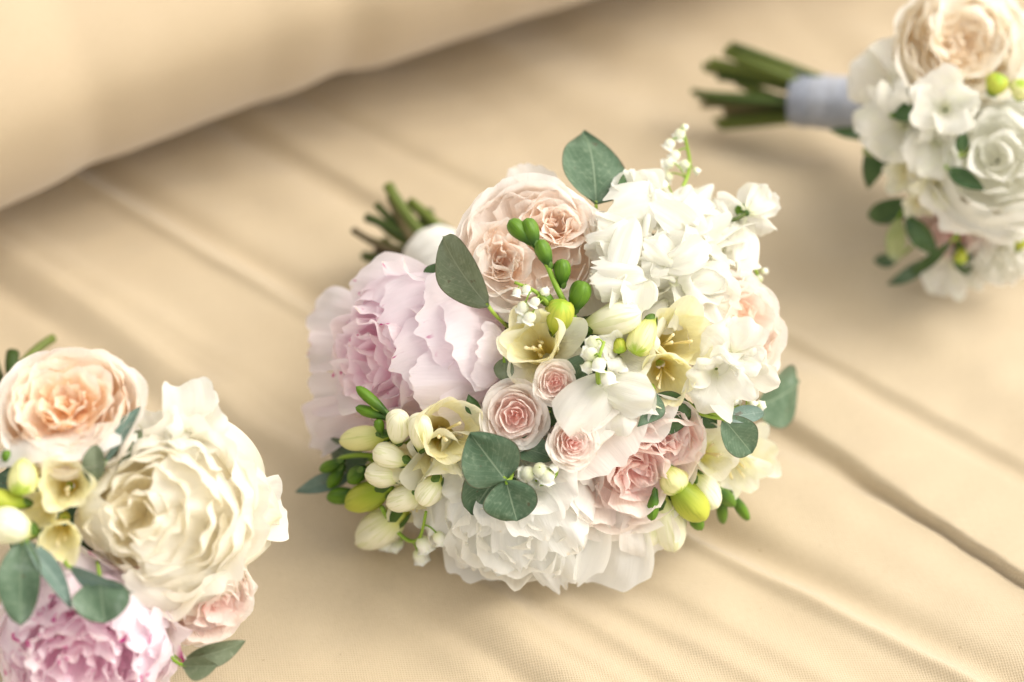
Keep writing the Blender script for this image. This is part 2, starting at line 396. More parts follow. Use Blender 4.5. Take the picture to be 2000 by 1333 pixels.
# ---------------------------------------------------------------- petals and leaves
def crumple(rs, u, v, amp, k=3):
    o = np.zeros_like(u)
    for _ in range(k):
        fu, fv = rs.uniform(1.5, 4.5), rs.uniform(1, 5)
        o += np.sin(fu * u * rs.choice([-1, 1]) + fv * v + rs.uniform(0, 6.28))
    return o * amp / k
def petal_geo(rs, rmax, z0, z1, W, phi=(5, 100), pw=1.0, lip=0.0, r0=.08, Rc=None, kr=.22, kp=2.4, wb=.35, vm=.7,
              wt=.86, ruffle=0., rf=5., rag=0., notch=0., crum=0., nu=13, nv=14, lipv=.7, smooth_r=True):
    """a petal standing at azimuth 0 in flower space: base near the axis, rising to z1"""
    m = 60; q = np.linspace(0, 1, m)
    ph = np.radians(phi[0] + (phi[1] - phi[0]) * q ** pw - lip * sstep(lipv, 1.0, q))
    pr = np.concatenate([[0], np.cumsum(np.cos(ph[:-1]))]) / m; pz = np.concatenate([[0], np.cumsum(np.sin(ph[:-1]))]) / m
    rsp = max(pr.max(), .05); zsp = max(pz.max() - pz.min(), .05)
    sr = (rmax - r0 * rmax) / rsp; sz = (z1 - z0) / zsp
    pr = r0 * rmax + pr * sr; pz = z0 + (pz - pz.min()) * sz
    dr, dz = np.gradient(pr), np.gradient(pz); dl = np.hypot(dr, dz) + 1e-9
    tr, tz = dr / dl, dz / dl
    L = dl.sum()
    u1 = np.linspace(-1, 1, nu); v1 = np.linspace(0, 1, nv)
    U, Vv = np.meshgrid(u1, v1)
    ragn = sum(np.sin(rs.uniform(4, 15) * u1 + rs.uniform(0, 6.28)) for _ in range(4)) / 4
    ext = 1 - kr * np.abs(u1) ** kp + rag * ragn - notch * np.exp(-(u1 / .16) ** 2)
    vp = Vv * np.clip(ext, .3, 1.0)[None, :]
    wprof = np.where(vp < vm, wb + (1 - wb) * np.sin(math.pi / 2 * np.clip(vp / vm, 0, 1)), 1 - (1 - wt) * ((vp - vm) / (1 - vm)) ** 2)
    s = U * wprof * W / 2
    pos_r = np.interp(vp, q, pr); pos_z = np.interp(vp, q, pz)
    ntr = np.interp(vp, q, tr); ntz = np.interp(vp, q, tz)
    Rc = Rc or rmax
    lat = Rc * np.sin(np.clip(s / Rc, -2.4, 2.4)); inn = Rc * (1 - np.cos(np.clip(s / Rc, -2.4, 2.4)))
    edge = sstep(.35, 1.0, np.maximum(np.abs(U), vp))
    inn = inn + .006 * W * np.sin(U * rs.uniform(11, 17) + rs.uniform(0, 6.28)) * sstep(.1, .5, vp) + ruffle * vp ** 1.5 * edge * np.sin(rf * U + rs.uniform(0, 6.28)) + crumple(rs, U * 1.3, vp * 1.3, crum) * sstep(0, .4, vp)
    X = pos_r - ntz * inn; Z = pos_z + ntr * inn
    return np.stack([X, lat, Z], -1).reshape(-1, 3), np.stack([(U + 1) / 2, vp], -1).reshape(-1, 2), (nv, nu)
def rotz(P, a, tilt=0.0):
    if tilt:
        c, s = math.cos(tilt), math.sin(tilt)
        P = np.stack([P[:, 0] * c + P[:, 2] * s, P[:, 1], -P[:, 0] * s + P[:, 2] * c], 1)
    c, s = math.cos(a), math.sin(a)
    return np.stack([P[:, 0] * c - P[:, 1] * s, P[:, 0] * s + P[:, 1] * c, P[:, 2]], 1)

class Bouquet:
    def __init__(s, label, C, R, bind, seed):
        s.C, s.R, s.bind = np.asarray(C), R, np.asarray(bind)
        s.rs = np.random.RandomState(seed)
        s.o = bpy.data.objects.new('bouquet', None)
        s.base = np.array([C[0], C[1], 0.0]); link(s.o, None, s.base)
        tag(s.o, label, 'bouquet')
    def D(s, px, py, off=0.0):
        """point of the flower dome seen at photo pixel px,py; off moves it toward the viewer"""
        d = ray(px, py); oc = CAM - s.C; b = np.dot(oc, d); c = np.dot(oc, oc) - s.R ** 2
        disc = b * b - c
        t = -b - (math.sqrt(disc) if disc > 0 else 0.0)
        t = lerp(-b, t, .68); p = CAM + d * (t - off)
        if p[2] < .004: p = CAM + d * ((.004 - CAM[2]) / d[2])
        return p
    def settle(s, P):
        zf = cloth_z(P[:, 0], P[:, 1]) + .0008; k = .006
        d = P[:, 2] - zf
        P = P.copy(); P[:, 2] = np.where(d < k, zf + k * np.exp(np.clip(d / k - 1, -30, 0)), P[:, 2])
        return P
    def part(s, name, P, F, mat, parent=None, ploc=None, uv=None, tint=None, settle=True):
        P = s.settle(P) if settle else P
        if parent is None: return mesh_obj(name, P - s.base, F, mat, s.o, (0, 0, 0), uv, tint)
        return mesh_obj(name, P - ploc, F, mat, parent, (0, 0, 0), uv, tint)
    def head(s, name, px, py, off, face, depth, r, mat='calyx'):
        """the green base of a flower head, to which its petals belong"""
        p = s.D(px, py, off)
        n = nrm(p - s.C)
        z = nrm(n * .75 - FWD * .25) if face is None else nrm(face[0] * RGT + face[1] * UPV - face[2] * FWD)
        x = nrm(RGT - z * np.dot(RGT, z)); y = np.cross(z, x)
        Mx = np.stack([x, y, z], 1)
        prof = [(0.02, -.35), (.16, -.32), (.3, -.18), (.34, -.02), (.24, .08), (.02, .1)]
        n_ = 10; th = np.arange(n_) * 2 * math.pi / n_
        V = np.concatenate([np.stack([a * r * np.cos(th), a * r * np.sin(th), np.full(n_, b_ * r - depth)], 1) for a, b_ in prof])
        P = V @ Mx.T + p
        P = s.settle(P); o = mesh_obj(name, P - p, list(grid_faces(len(prof), n_, True)), M[mat], s.o, p - s.base,
                     np.stack([np.tile(np.linspace(0, 1, n_), len(prof)), np.repeat(np.linspace(0, 1, len(prof)), n_)], 1))
        st = p - z * depth
        return o, p, Mx, st
    def stem_to(s, a, z, r=.0016):
        b = s.bind + s.rs.uniform(-.006, .006, 3)
        pts = bez(a, a - z * .03, b + (a - b) * .3, b, 12)
        V, F, uv = tube_geo(pts, r, 7); s.part('stem', V, F, M['stem'], uv=uv)
    def petal(s, head, rs, mat, az, tint, tilt=0.0, off=(0, 0, 0), name='petal', **kw):
        o, p, Mx, _ = head
        P, uv, (nv, nu) = petal_geo(rs, **kw)
        P = rotz(P, az, tilt) + np.asarray(off)
        s.part(name, P @ Mx.T + p, grid_faces(nv, nu), M[mat], o, p, uv, tint)
    # ---- flower kinds
    def garden_rose(s, px, py, rpx, mat, hearts, face=None, off=0., seed=0, guards=4, open_=0.0, fill=14, heart_r=.46, heart_n=20):
        rs = np.random.RandomState(seed); R = pxm(rpx, s.D(px, py, off))
        h = s.head('garden_rose', px, py, off - R * .15, face, R * .85, R * .8)
        s.stem_to(h[3], h[2][:, 2])
        a0 = rs.uniform(0, 6.28)
        for k in range(guards):
            rk = R * (1.0 - .085 * k)
            for i in range(5):
                az = a0 + k * .63 + i * 2 * math.pi / 5 + rs.uniform(-.12, .12)
                s.petal(h, rs, mat, az, 1.0 - .10 * k, rmax=rk * rs.uniform(.95, 1.04), z0=-.82 * R, z1=R * (-.10 + .04 * k + rs.uniform(-.10, .07)),
                        W=R * rs.uniform(1.35, 1.6), phi=(0, 112 - open_ * 30), pw=.9, lip=rs.uniform(15, 50) + (35 if k == 0 else 0), lipv=.78, Rc=rk * .95, kr=.2, kp=2.6,
                        ruffle=.035 * R, rf=rs.uniform(3, 6), rag=.018, notch=rs.choice([0, .04]), crum=.02 * R, nu=17, nv=18)
        for i in range(fill):
            t = i / fill; az = i * 2.4 + rs.uniform(-.3, .3); rk = R * rs.uniform(.52, .78)
            s.petal(h, rs, mat, az, .95 - .20 * t, rmax=rk, z0=-.5 * R, z1=R * rs.uniform(-.10, .08), W=R * rs.uniform(.6, .95), phi=(25, 108),
                    Rc=rk * .8, kr=.25, ruffle=.05 * R, rf=rs.uniform(4, 7), rag=.04, crum=.04 * R, lip=rs.uniform(0, 30))
        for hx, hy in hearts:
            for j in range(heart_n):
                t = (j + .5) / heart_n; rk = R * heart_r * (.12 + .88 * t ** .8); az = j * 2.39996 + rs.uniform(-.35, .35)
                s.petal(h, rs, mat, az, .08 + .60 * t, tilt=rs.uniform(-.2, .3), off=((hx + rs.uniform(-.13, .13)) * R, (hy + rs.uniform(-.13, .13)) * R, 0), rmax=rk, z0=-.34 * R, z1=R * (.06 - .08 * (1 - t) + rs.uniform(-.09, .09)),
                        W=R * (.26 + .62 * t) * rs.uniform(.85, 1.15), phi=(55, 96 + rs.uniform(-8, 10)), Rc=max(rk * rs.uniform(.7, 1.3), .10 * R), kr=.3,
                        ruffle=.05 * R, rf=rs.uniform(4, 8), rag=.04, crum=.035 * R, lip=rs.uniform(0, 35), nu=11, nv=12)
        return h
    def peony(s, px, py, rpx, mat, face=None, off=0., seed=0, n=60, rag=.06, heart=(0, 0), flat=1.0, outer=8, ruff=1.0, wide=1.0):
        rs = np.random.RandomState(seed); R = pxm(rpx, s.D(px, py, off))
        h = s.head('peony', px, py, off - R * .2, face, R * .85, R * .7)
        s.stem_to(h[3], h[2][:, 2], .0024)
        for i in range(n):
            t = (i + .5) / n; az = i * 2.39996 + rs.uniform(-.3, .3)
            rk = R * (.10 + .86 * t ** .62) * rs.uniform(.93, 1.05)
            top = R * (.38 * math.sqrt(max(0, 1 - t * t)) - .12 * t + rs.uniform(-.07, .07)) * flat
            s.petal(h, rs, mat, az, .05 + .95 * t, off=(heart[0] * R * (1 - t), heart[1] * R * (1 - t), 0), rmax=rk, z0=(-.14 - .62 * t) * R, z1=top,
                    W=R * (.36 + .62 * t) * wide * rs.uniform(.8, 1.2), phi=(48 - 40 * t, 98 + 42 * t * rs.uniform(.5, 1.1)), pw=.85,
                    Rc=max(.16 * R, rk * rs.uniform(.65, .95)), kr=.24, kp=2.2, wb=.25, lip=rs.uniform(0, 60) * (1.1 - .5 * t), lipv=.72,
                    ruffle=.07 * R * ruff * rs.uniform(.5, 1.2), rf=rs.uniform(4, 9), rag=rag * rs.uniform(.5, 1.3), notch=rs.choice([0, 0, .10, .05]), crum=.05 * R * ruff, nu=17, nv=15)
        for i in range(outer):
            az = i * 2 * math.pi / outer + rs.uniform(-.25, .25)
            s.petal(h, rs, mat, az, 1.0, rmax=R * rs.uniform(1.0, 1.12), z0=-.8 * R, z1=R * rs.uniform(-.35, -.05), W=R * rs.uniform(.9, 1.15), phi=(0, 85), pw=1.0,
                    Rc=R * .8, kr=.2, ruffle=.07 * R * ruff, rf=rs.uniform(4, 7), rag=rag, notch=rs.choice([0, .08]), crum=.05 * R, lip=rs.uniform(10, 70), nu=19, nv=16)
        return h
    def spray_rose(s, px, py, rpx, face=None, off=0., seed=0, n=21, mat='spray'):
        rs = np.random.RandomState(seed); R = pxm(rpx, s.D(px, py, off))
        h = s.head('spray_rose', px, py, off - R * .2, face, R * 1.0, R * .8)
        s.stem_to(h[3], h[2][:, 2])
        for i in range(n):
            t = (i + .5) / n; az = i * 2.39996 + rs.uniform(-.15, .15)
            rk = R * (.05 + .95 * t ** .95)
            s.petal(h, rs, mat, az, t ** .9, rmax=rk, z0=(-.28 - .7 * t) * R, z1=R * (.12 - .30 * t ** 1.6 + rs.uniform(-.05, .05)), W=rk * 2.0 * rs.uniform(.85, 1.08) + .08 * R,
                    phi=(30 - 25 * t, 98 - 6 * t), pw=.6, Rc=rk * 1.0 + .01 * R, kr=.10 + .06 * t, kp=2.2, wb=.3, lip=(20 + 60 * t) * rs.uniform(.7, 1.2), lipv=.84 - .08 * t,
                    ruffle=.045 * R, rf=rs.uniform(3, 5), rag=.03, crum=.05 * R, nu=19, nv=16)
        return h
    def freesia(s, px, py, rpx, face=None, off=0., seed=0, open_=1.0, mat='freesia', stamens=True, roll=0.0):
        rs = np.random.RandomState(seed); R = pxm(rpx, s.D(px, py, off))
        h = s.head('freesia_blossom', px, py, off, face, R * 1.9, R * .55, 'bud_lime')
        s.stem_to(h[3], h[2][:, 2], .0011)
        for i in range(6):
            inner = i % 2; az = roll + i * math.pi / 3 + rs.uniform(-.1, .1)
            s.petal(h, rs, mat, az, 1.0, rmax=R * (.95 - .13 * inner) * (.55 + .45 * open_) * rs.uniform(.95, 1.06), z0=-1.5 * R, z1=R * (.05 - .12 * inner + rs.uniform(-.08, .08)),
                    W=R * rs.uniform(.92, 1.1), phi=(84, 62 + 34 * (1 - open_)), pw=1.5, lip=(38 * open_ - 45 * (1 - open_)) * rs.uniform(.4, 1.3), lipv=.72, r0=.16,
                    Rc=R * .55, kr=.32, kp=2.4, wb=.28, vm=.72, wt=.9, ruffle=.05 * R, rf=rs.uniform(2.5, 4), rag=.012, crum=.03 * R, nu=15, nv=16)
        if stamens:
            o, p, Mx, _ = h
            for i in range(3):
                a = rs.uniform(0, 6.28); e = R * rs.uniform(.1, .26)
                pts = np.array([[0, 0, -1.2 * R], [e * .4 * math.cos(a), e * .4 * math.sin(a), -.75 * R], [e * math.cos(a), e * math.sin(a), -.32 * R], [e * 1.15 * math.cos(a), e * 1.15 * math.sin(a), -.18 * R]])
                V, F, uv = tube_geo(pts, [R * .02, R * .022, R * .032, R * .038], 6)
                s.part('stamen', V @ Mx.T + p, F, M['stamen'], o, p, uv)
        return h
    def bud(s, bpx, tpx, wpx, mat, offb=-.006, offt=.004, seed=0, lobes=3, name='freesia_bud', calyx=True, fat=.62, point=.5):
        """an egg shaped bud from base pixel to tip pixel, with overlapping tepals and a calyx"""
        rs = np.random.RandomState(seed)
        a, b = s.D(*bpx, offb), s.D(*tpx, offt); L = np.linalg.norm(b - a); z = (b - a) / L
        R = pxm(wpx, (a + b) / 2) / 2
        x = nrm(np.cross(z, FWD + .01)); y = np.cross(z, x); Mx = np.stack([x, y, z], 1)
        nv, nu = 17, 30
        v = np.linspace(0, 1, nv)[:, None]; th = np.linspace(0, 2 * math.pi, nu, endpoint=False)[None, :] + rs.uniform(0, 6)
        pr = np.where(v < fat, .30 + .70 * np.sin(math.pi / 2 * np.clip(v / fat, 0, 1)) ** 1.25, np.clip(1 - ((v - fat) / (1 - fat)) ** 2.3, 0, 1) ** point)
        tw = th + .35 * v
        saw = ((tw * lobes / (2 * math.pi)) % 1.0)
        lob = 1 + (.20 * (saw - .5) - .10 * np.exp(-((saw - .5) / .5) ** 2 * 0) * 0) * sstep(.15, .6, v) + .05 * np.cos(lobes * tw) * sstep(.3, .95, v)
        r = R * pr * lob
        P = np.stack([r * np.cos(th), r * np.sin(th), v * L + 0 * th], -1).reshape(-1, 3) @ Mx.T + a
        uv = np.stack([np.broadcast_to(np.linspace(0, 1, nu)[None, :], (nv, nu)), np.broadcast_to(v, (nv, nu))], -1).reshape(-1, 2)
        P = s.settle(P)
        o = mesh_obj(name, P - a, list(grid_faces(nv, nu, True)) + [tuple(range(nu - 1, -1, -1))], M[mat], s.o, a - s.base, uv)
        if calyx:
            for k in range(3):
                V, uvc, (nv2, nu2) = petal_geo(rs, rmax=R * .62, z0=-.04 * L, z1=L * .22, W=R * .95, phi=(60, 88), r0=.4, Rc=R * .6, kr=.5, nu=5, nv=6)
                s.part('calyx', rotz(V, k * 2.1) @ Mx.T + a, grid_faces(nv2, nu2), M['calyx'], o, a, uvc)
        return o
    def sprig(s, pxs, offs, r=.0011, mat='stalk', name='stalk', n=16):
        P = np.array([s.D(*p, o) for p, o in zip(pxs, offs)])
        t = np.linspace(0, 1, len(P)); q = np.linspace(0, 1, n)
        pts = np.stack([np.interp(q, t, P[:, i]) for i in range(3)], 1)
        for _ in range(3): pts[1:-1] = (pts[:-2] + 2 * pts[1:-1] + pts[2:]) / 4
        V, F, uv = tube_geo(pts, np.linspace(r, r * .6, n), 7)
        o = s.part(name, V, F, M[mat], uv=uv); return o, pts
    def lily(s, pxs, offs, bells, seed=0):
        """bells: (pixel x, pixel y, pixel radius, offset)"""
        rs = np.random.RandomState(seed)
        o, pts = s.sprig(pxs, offs, .0011, 'stalk', 'lily_of_the_valley', 18)
        for (bx, by, br, bo) in bells:
            c = s.D(bx, by, bo); R = pxm(br, c)
            q = pts[np.argmin(np.linalg.norm(pts - c, axis=1))]
            d = nrm(np.array([0, 0, -1.0]) * .7 + rs.uniform(-.5, .5, 3) + nrm(c - q) * .5)
            x = nrm(np.cross(d, [.3, .8, .1])); y = np.cross(d, x); Mx = np.stack([x, y, d], 1)
            prof = [(.05, -1), (.5, -.9), (.85, -.55), (1.0, -.05), (.95, .4), (.86, .62), (1.0, .8), (1.25, .88), (1.16, .94), (.8, .6), (.8, 0), (.5, -.6), (0.02, -.8)]
            n_ = 18; th = np.arange(n_) * 2 * math.pi / n_
            V = []
            for i, (a, b_) in enumerate(prof):
                lob = 1 + (.14 * np.cos(6 * th) if i in (7, 8) else 0 * th)
                V.append(np.stack([a * R * lob * np.cos(th), a * R * lob * np.sin(th), b_ * R + 0 * th], 1))
            V = np.concatenate(V); 
            uv = np.stack([np.tile(np.linspace(0, 1, n_), len(prof)), np.repeat(np.linspace(0, 1, len(prof)), n_)], 1)
            P = V @ Mx.T + c
            bl = s.part('bell', P, list(grid_faces(len(prof), n_, True)), M['bell'], o, s.base, uv)
            top = c - d * R * .95
            mid = (q + top) / 2 + np.array([0, 0, R * .9])
            V2, F2, uv2 = tube_geo(bez(q, lerp(q, mid, .7), lerp(top, mid, .7), top, 8), R * .13, 6)
            s.part('pedicel', V2, F2, M['stalk'], o, s.base, uv2)
    def blade(s, bpx, tpx, wpx, mat, offb=0., offt=0., shape='round', roll=0., bow=.08, cup=.12, ruffle=0., rf=4., rag=0., seed=0, name='eucalyptus_leaf', fold=0., petiole=True, parent=None, nu=15, nv=18, crum=.0, nz=None, twist=0.):
        rs = np.random.RandomState(seed)
        a = s.D(*bpx, offb) if len(bpx) == 2 else np.asarray(bpx); b = s.D(*tpx, offt)
        L = np.linalg.norm(b - a); d = (b - a) / L; W = pxm(wpx, (a + b) / 2)
        n0 = nrm(nrm((a + b) / 2 - s.C) * .4 - FWD * .8) if nz is None else nrm(nz)
        sd_ = nrm(np.cross(d, n0)); n0 = np.cross(sd_, d)
        c, s_ = math.cos(math.radians(roll)), math.sin(math.radians(roll))
        sd_, n0 = sd_ * c + n0 * s_, n0 * c - sd_ * s_
        u1 = np.linspace(-1, 1, nu); v1 = np.linspace(0, 1, nv); U, Vv = np.meshgrid(u1, v1)
        if shape == 'petal':
            ragn = sum(np.sin(rs.uniform(4, 22) * u1 + rs.uniform(0, 6.28)) for _ in range(4)) / 4
            Vv = Vv * np.clip(1 - .25 * np.abs(u1) ** 2.3 + rag * ragn, .3, 1.05)[None]
            wp = np.where(Vv < .65, .25 + .75 * np.sin(math.pi / 2 * np.clip(Vv / .65, 0, 1)), 1 - .2 * ((Vv - .65) / .35) ** 2)
        else:
            e1, e2, pk = dict(round=(.62, .55, .47), ovate=(.55, 1.05, .36), heart=(.42, .8, .38), lance=(.75, .9, .42))[shape]
            wp = np.where(Vv < pk, np.sin(math.pi / 2 * np.clip(Vv / pk, 0, 1)) ** e1 * 1.0, np.clip(np.cos(math.pi / 2 * np.clip((Vv - pk) / (1 - pk), 0, 1)), 0, 1) ** e2)
            wp = wp * (1 + .018 * np.sin(11 * Vv + rs.uniform(0, 6)) * np.sign(U)) + .01
        sx = U * wp * W / 2
        hh = bow * L * 4 * Vv * (1 - Vv) + cup * W * (U * wp) ** 2 + fold * W * np.abs(U * wp)
        ed = sstep(.3, 1, np.maximum(np.abs(U), Vv))
        hh = hh + ruffle * W * ed * np.sin(rf * (U + .8 * Vv) + rs.uniform(0, 6)) + crumple(rs, U * 1.4, Vv * 1.6, crum * W) + .03 * W * np.sin(4 * U + 4 * Vv + rs.uniform(0, 6)) + .012 * W * np.sin(9 * Vv * np.sign(U) + rs.uniform(0, 6)) * np.abs(U)
        if shape == 'petal': hh = hh + .007 * W * np.sin(U * rs.uniform(12, 18) + rs.uniform(0, 6)) * sstep(.1, .5, Vv)
        ta = np.radians(twist) * (Vv - .2); ct, st = np.cos(ta), np.sin(ta)
        sx, hh = sx * ct - hh * st, sx * st + hh * ct
        P = a + (Vv * L)[..., None] * d + sx[..., None] * sd_ + hh[..., None] * n0
        uv = np.stack([(U + 1) / 2, np.clip(Vv, 0, 1)], -1).reshape(-1, 2)
        if parent is not None:
            return s.part(name, P.reshape(-1, 3), grid_faces(nv, nu), M[mat], parent[0], parent[1], uv, 1.0)
        o = s.part(name, P.reshape(-1, 3), grid_faces(nv, nu), M[mat], uv=uv, tint=1.0)
        if petiole:
            V, F, uv = tube_geo(bez(a + d * .002, a - d * .006, lerp(a, s.C, .15), lerp(a, s.C, .3), 8), .0008, 6)
            s.part('leaf_stalk', V, F, M['stalk'], o, s.base, uv)
        return o
    def sweet_pea(s, px, py, rpx, face=None, off=0., seed=0, roll=0., mat='sweet_pea', ruff=1.0):
        """broad wavy standard petal behind two folded wings and a small keel"""
        rs = np.random.RandomState(seed); R = pxm(rpx, s.D(px, py, off))
        h = s.head('sweet_pea', px, py, off, face, R * .62, R * .34)
        s.stem_to(h[3], h[2][:, 2], .001)
        A = math.radians(90 + roll)
        for sg in (-1, 1):
            s.petal(h, rs, mat, A + sg * rs.uniform(.5, .8), 1.0, rmax=R * rs.uniform(1.0, 1.3), z0=-.5 * R, z1=R * rs.uniform(.1, .55), W=R * rs.uniform(1.3, 1.75), phi=(38, 15), lip=rs.uniform(-40, 80), lipv=.55, r0=.05, Rc=R * rs.choice([1.0, 1.4, 2.2, -1.6]), kr=.16, kp=3.2, wb=.34, vm=.55,
                    ruffle=.16 * R * ruff, rf=rs.uniform(2.5, 5), rag=.045, crum=.13 * R * ruff, nu=21, nv=18)
        for sg in (-1, 1, .1):
            s.petal(h, rs, mat, A + math.pi + sg * rs.uniform(.6, 1.3), 1.0, rmax=R * rs.uniform(.65, 1.0), z0=-.45 * R, z1=R * rs.uniform(.3, .8), W=R * rs.uniform(.85, 1.25), phi=(62, 35), lip=rs.uniform(-80, 90), lipv=.6, r0=.05, Rc=R * rs.choice([.6, .9, -.9]), kr=.18, kp=3.,
                    ruffle=.13 * R * ruff, rf=rs.uniform(2.5, 5), rag=.04, crum=.11 * R, nu=17, nv=16)
        s.petal(h, rs, mat, A + math.pi, 1.0, rmax=R * .4, z0=-.45 * R, z1=R * .2, W=R * .5, phi=(70, 60), Rc=R * .25, kr=.4, nu=9, nv=9)
        return h
    def loose_petal(s, bpx, tpx, wpx, head, mat='sweet_pea', **kw):
        kw.setdefault('shape', 'petal'); kw.setdefault('nu', 33); kw.setdefault('nv', 24)
        return s.blade(bpx, tpx, wpx, mat, name='petal', petiole=False, parent=(head[0], head[1]), **kw)
    def handle(s, ends, zs, n=20, r=.0024, spread=.35, seed=0):
        """cut stems running out of the binding point"""
        rs = np.random.RandomState(seed)
        for i, ((px, py), z) in enumerate(zip(ends, zs)):
            e = on_plane(px, py, z)
            d = nrm(e - s.bind)
            a = s.bind + rs.uniform(-.008, .008, 3) * np.array([1, 1, .6]); a[2] = max(a[2], .006)
            a2 = lerp(s.bind, s.C, .55) + rs.uniform(-.02, .02, 3)
            rad = r * rs.uniform(.6, 1.35)
            bend = rs.uniform(-.004, .004, 3)
            pts = np.concatenate([bez(a2, lerp(a2, a, .6), lerp(a2, a, .9), a, 6)[:-1], bez(a, lerp(a, e, .35) + bend, lerp(a, e, .7) + bend, e, 9)])
            pts[:, 2] = np.maximum(pts[:, 2], rad + .003)
            V, F, uv = tube_geo(pts, rad, 9)
            s.part('stem', V, F, M['stem_brown' if rs.rand() < .12 else 'stem'], uv=uv, settle=False)
    def ribbon(s, a, b, r, mat, turns=4, seed=0):
        rs = np.random.RandomState(seed)
        a, b = np.asarray(a), np.asarray(b); L = np.linalg.norm(b - a); z = (b - a) / L
        x = nrm(np.cross(z, [0, 0, 1])); y = np.cross(z, x); Mx = np.stack([x, y, z], 1)
        for k in range(turns):
            n_, m = 36, 7
            th = np.linspace(0, 2 * math.pi, n_, endpoint=False)[None, :]; v = np.linspace(0, 1, m)[:, None]
            zz = (k + v * 1.25 - .1) / turns * L + .10 * L / turns * np.sin(th + k * 1.7)
            rr_ = r * (1 + .03 * np.cos(2 * th + k) + .012 * rs.rand()) + .0006 * (1 - (2 * v - 1) ** 2) + .0005 * v + .0004 * np.sin(9 * th + 3 * v)
            P = np.stack([rr_ * np.cos(th), rr_ * np.sin(th), zz + 0 * rr_], -1).reshape(-1, 3) @ Mx.T + a
            uv = np.stack([np.broadcast_to(np.linspace(0, 1, n_)[None], (m, n_)), np.broadcast_to(v, (m, n_))], -1).reshape(-1, 2)
            s.part('ribbon', P, list(grid_faces(m, n_, True)), M[mat], uv=uv)
    def undergrowth(s, n, seed, mats=('leaf_dark', 'eucalyptus', 'leaf_dark')):
        """leaves tucked between the flower heads"""
        rs = np.random.RandomState(seed)
        for i in range(n):
            d = nrm(rs.normal(size=3) + np.array([0, -.5, .7]))
            p = s.C + d * s.R * rs.uniform(.25, .45); q = s.C + nrm(d + rs.normal(size=3) * .7) * s.R * rs.uniform(.35, .55)
            if np.dot(q - s.C, FWD) < 0: q = q - .35 * np.dot(q - s.C, FWD) * FWD
            if p[2] < .01 or q[2] < .01: continue
            L = np.linalg.norm(q - p); 
            if L < .02: continue
            dd = (q - p) / L; n0 = nrm(d); sd_ = nrm(np.cross(dd, n0)); W = L * rs.uniform(.4, .65)
            v = np.linspace(0, 1, 9); u = np.linspace(-1, 1, 7); U, Vv = np.meshgrid(u, v)
            wp = np.sin(math.pi * Vv) ** .7 + .01
            P = p + (Vv * L)[..., None] * dd + (U * wp * W / 2)[..., None] * sd_ + (.15 * L * Vv * (1 - Vv) * 4 + .1 * W * (U * wp) ** 2)[..., None] * n0
            s.part('leaf', P.reshape(-1, 3), grid_faces(9, 7), M[mats[i % len(mats)]], uv=np.stack([(U + 1) / 2, Vv], -1).reshape(-1, 2))

# ================================================================ bouquet in the middle
C1 = on_plane(1070, 725, .056)
B1 = on_plane(868, 520, .034)
b = Bouquet('wedding bouquet with one lilac peony, a peach two-hearted rose and three small pink-hearted roses', C1, .102, B1, 11)
b.handle([(690, 450), (712, 500), (715, 425), (735, 400), (745, 440), (757, 362), (765, 385), (775, 420), (800, 395), (838, 415), (826, 430), (750, 470), (722, 470), (790, 440), (850, 440), (735, 490)],
         [.030, .012, .036, .040, .028, .050, .044, .030, .040, .030, .022, .020, .022, .032, .018, .010], seed=3, r=.0026)
b.ribbon(on_plane(846, 497, .034), on_plane(905, 560, .040), .0155, 'ribbon_white', 4, 5)
b.undergrowth(46, 21)
# big heads
rose = b.garden_rose(1032, 472, 152, 'peach', [(-.36, -.18), (.36, .28)], face=(-.02, .30, .95), off=.004, seed=5, guards=3, heart_r=.43, heart_n=24, fill=12)
b.loose_petal((1090, 470), (1010, 322), 120, rose, 'peach', offb=-.04, offt=-.034, bow=-.1, cup=.15, rag=.03, seed=4, ruffle=.03, crum=.03)
b.loose_petal((1060, 520), (1000, 632), 230, rose, 'peach', offb=-.030, offt=-.006, bow=.16, cup=.25, rag=.02, seed=8, crum=.02)
b.loose_petal((1100, 520), (1160, 620), 170, rose, 'blush', offb=-.034, offt=-.012, bow=.12, cup=.25, rag=.02, seed=18, crum=.02)
peony = b.peony(765, 695, 178, 'lilac', face=(-.72, -.10, .62), off=-.012, seed=12, n=38, rag=.06, heart=(-.1, -.12), wide=1.5)
for i, (bp, tp, wd, ob, ot, bw, cu) in enumerate([
        ((900, 600), (688, 552), 150, -.030, -.016, .16, .12), ((740, 640), (604, 615), 130, -.040, -.034, .15, .2), ((740, 690), (602, 690), 80, -.030, -.026, .1, .3),
        ((930, 580), (745, 640), 170, -.022, .004, .16, .12), ((985, 620), (820, 640), 210, -.020, .010, .14, .15), ((965, 660), (770, 720), 170, -.018, .008, .15, .15),
        ((975, 740), (800, 745), 140, -.016, .010, .15, .15), ((760, 770), (606, 765), 90, -.030, -.024, .10, .3), ((760, 780), (604, 850), 110, -.034, -.030, .12, .25), ((770, 800), (650, 885), 110, -.030, -.026, .14, .25), ((780, 740), (655, 760), 110, -.02, -.012, .15, .3), ((990, 650), (880, 680), 190, -.014, .012, .10, .18), ((985, 760), (860, 800), 150, -.018, .004, .12, .2), ((1000, 700), (930, 690), 130, -.010, .010, .08, .2)]):
    b.loose_petal(bp, tp, wd, peony, 'lilac', offb=ob - .004, offt=ot - .004, bow=bw, cup=-cu if wd > 120 else cu, rag=.06, ruffle=.03, crum=.03, rf=6, seed=500 + i)
wp = b.peony(1005, 1010, 195, 'white_peony', face=(-.05, -.55, .80), off=.000, seed=23, n=28, rag=.06, ruff=.8, wide=1.6)
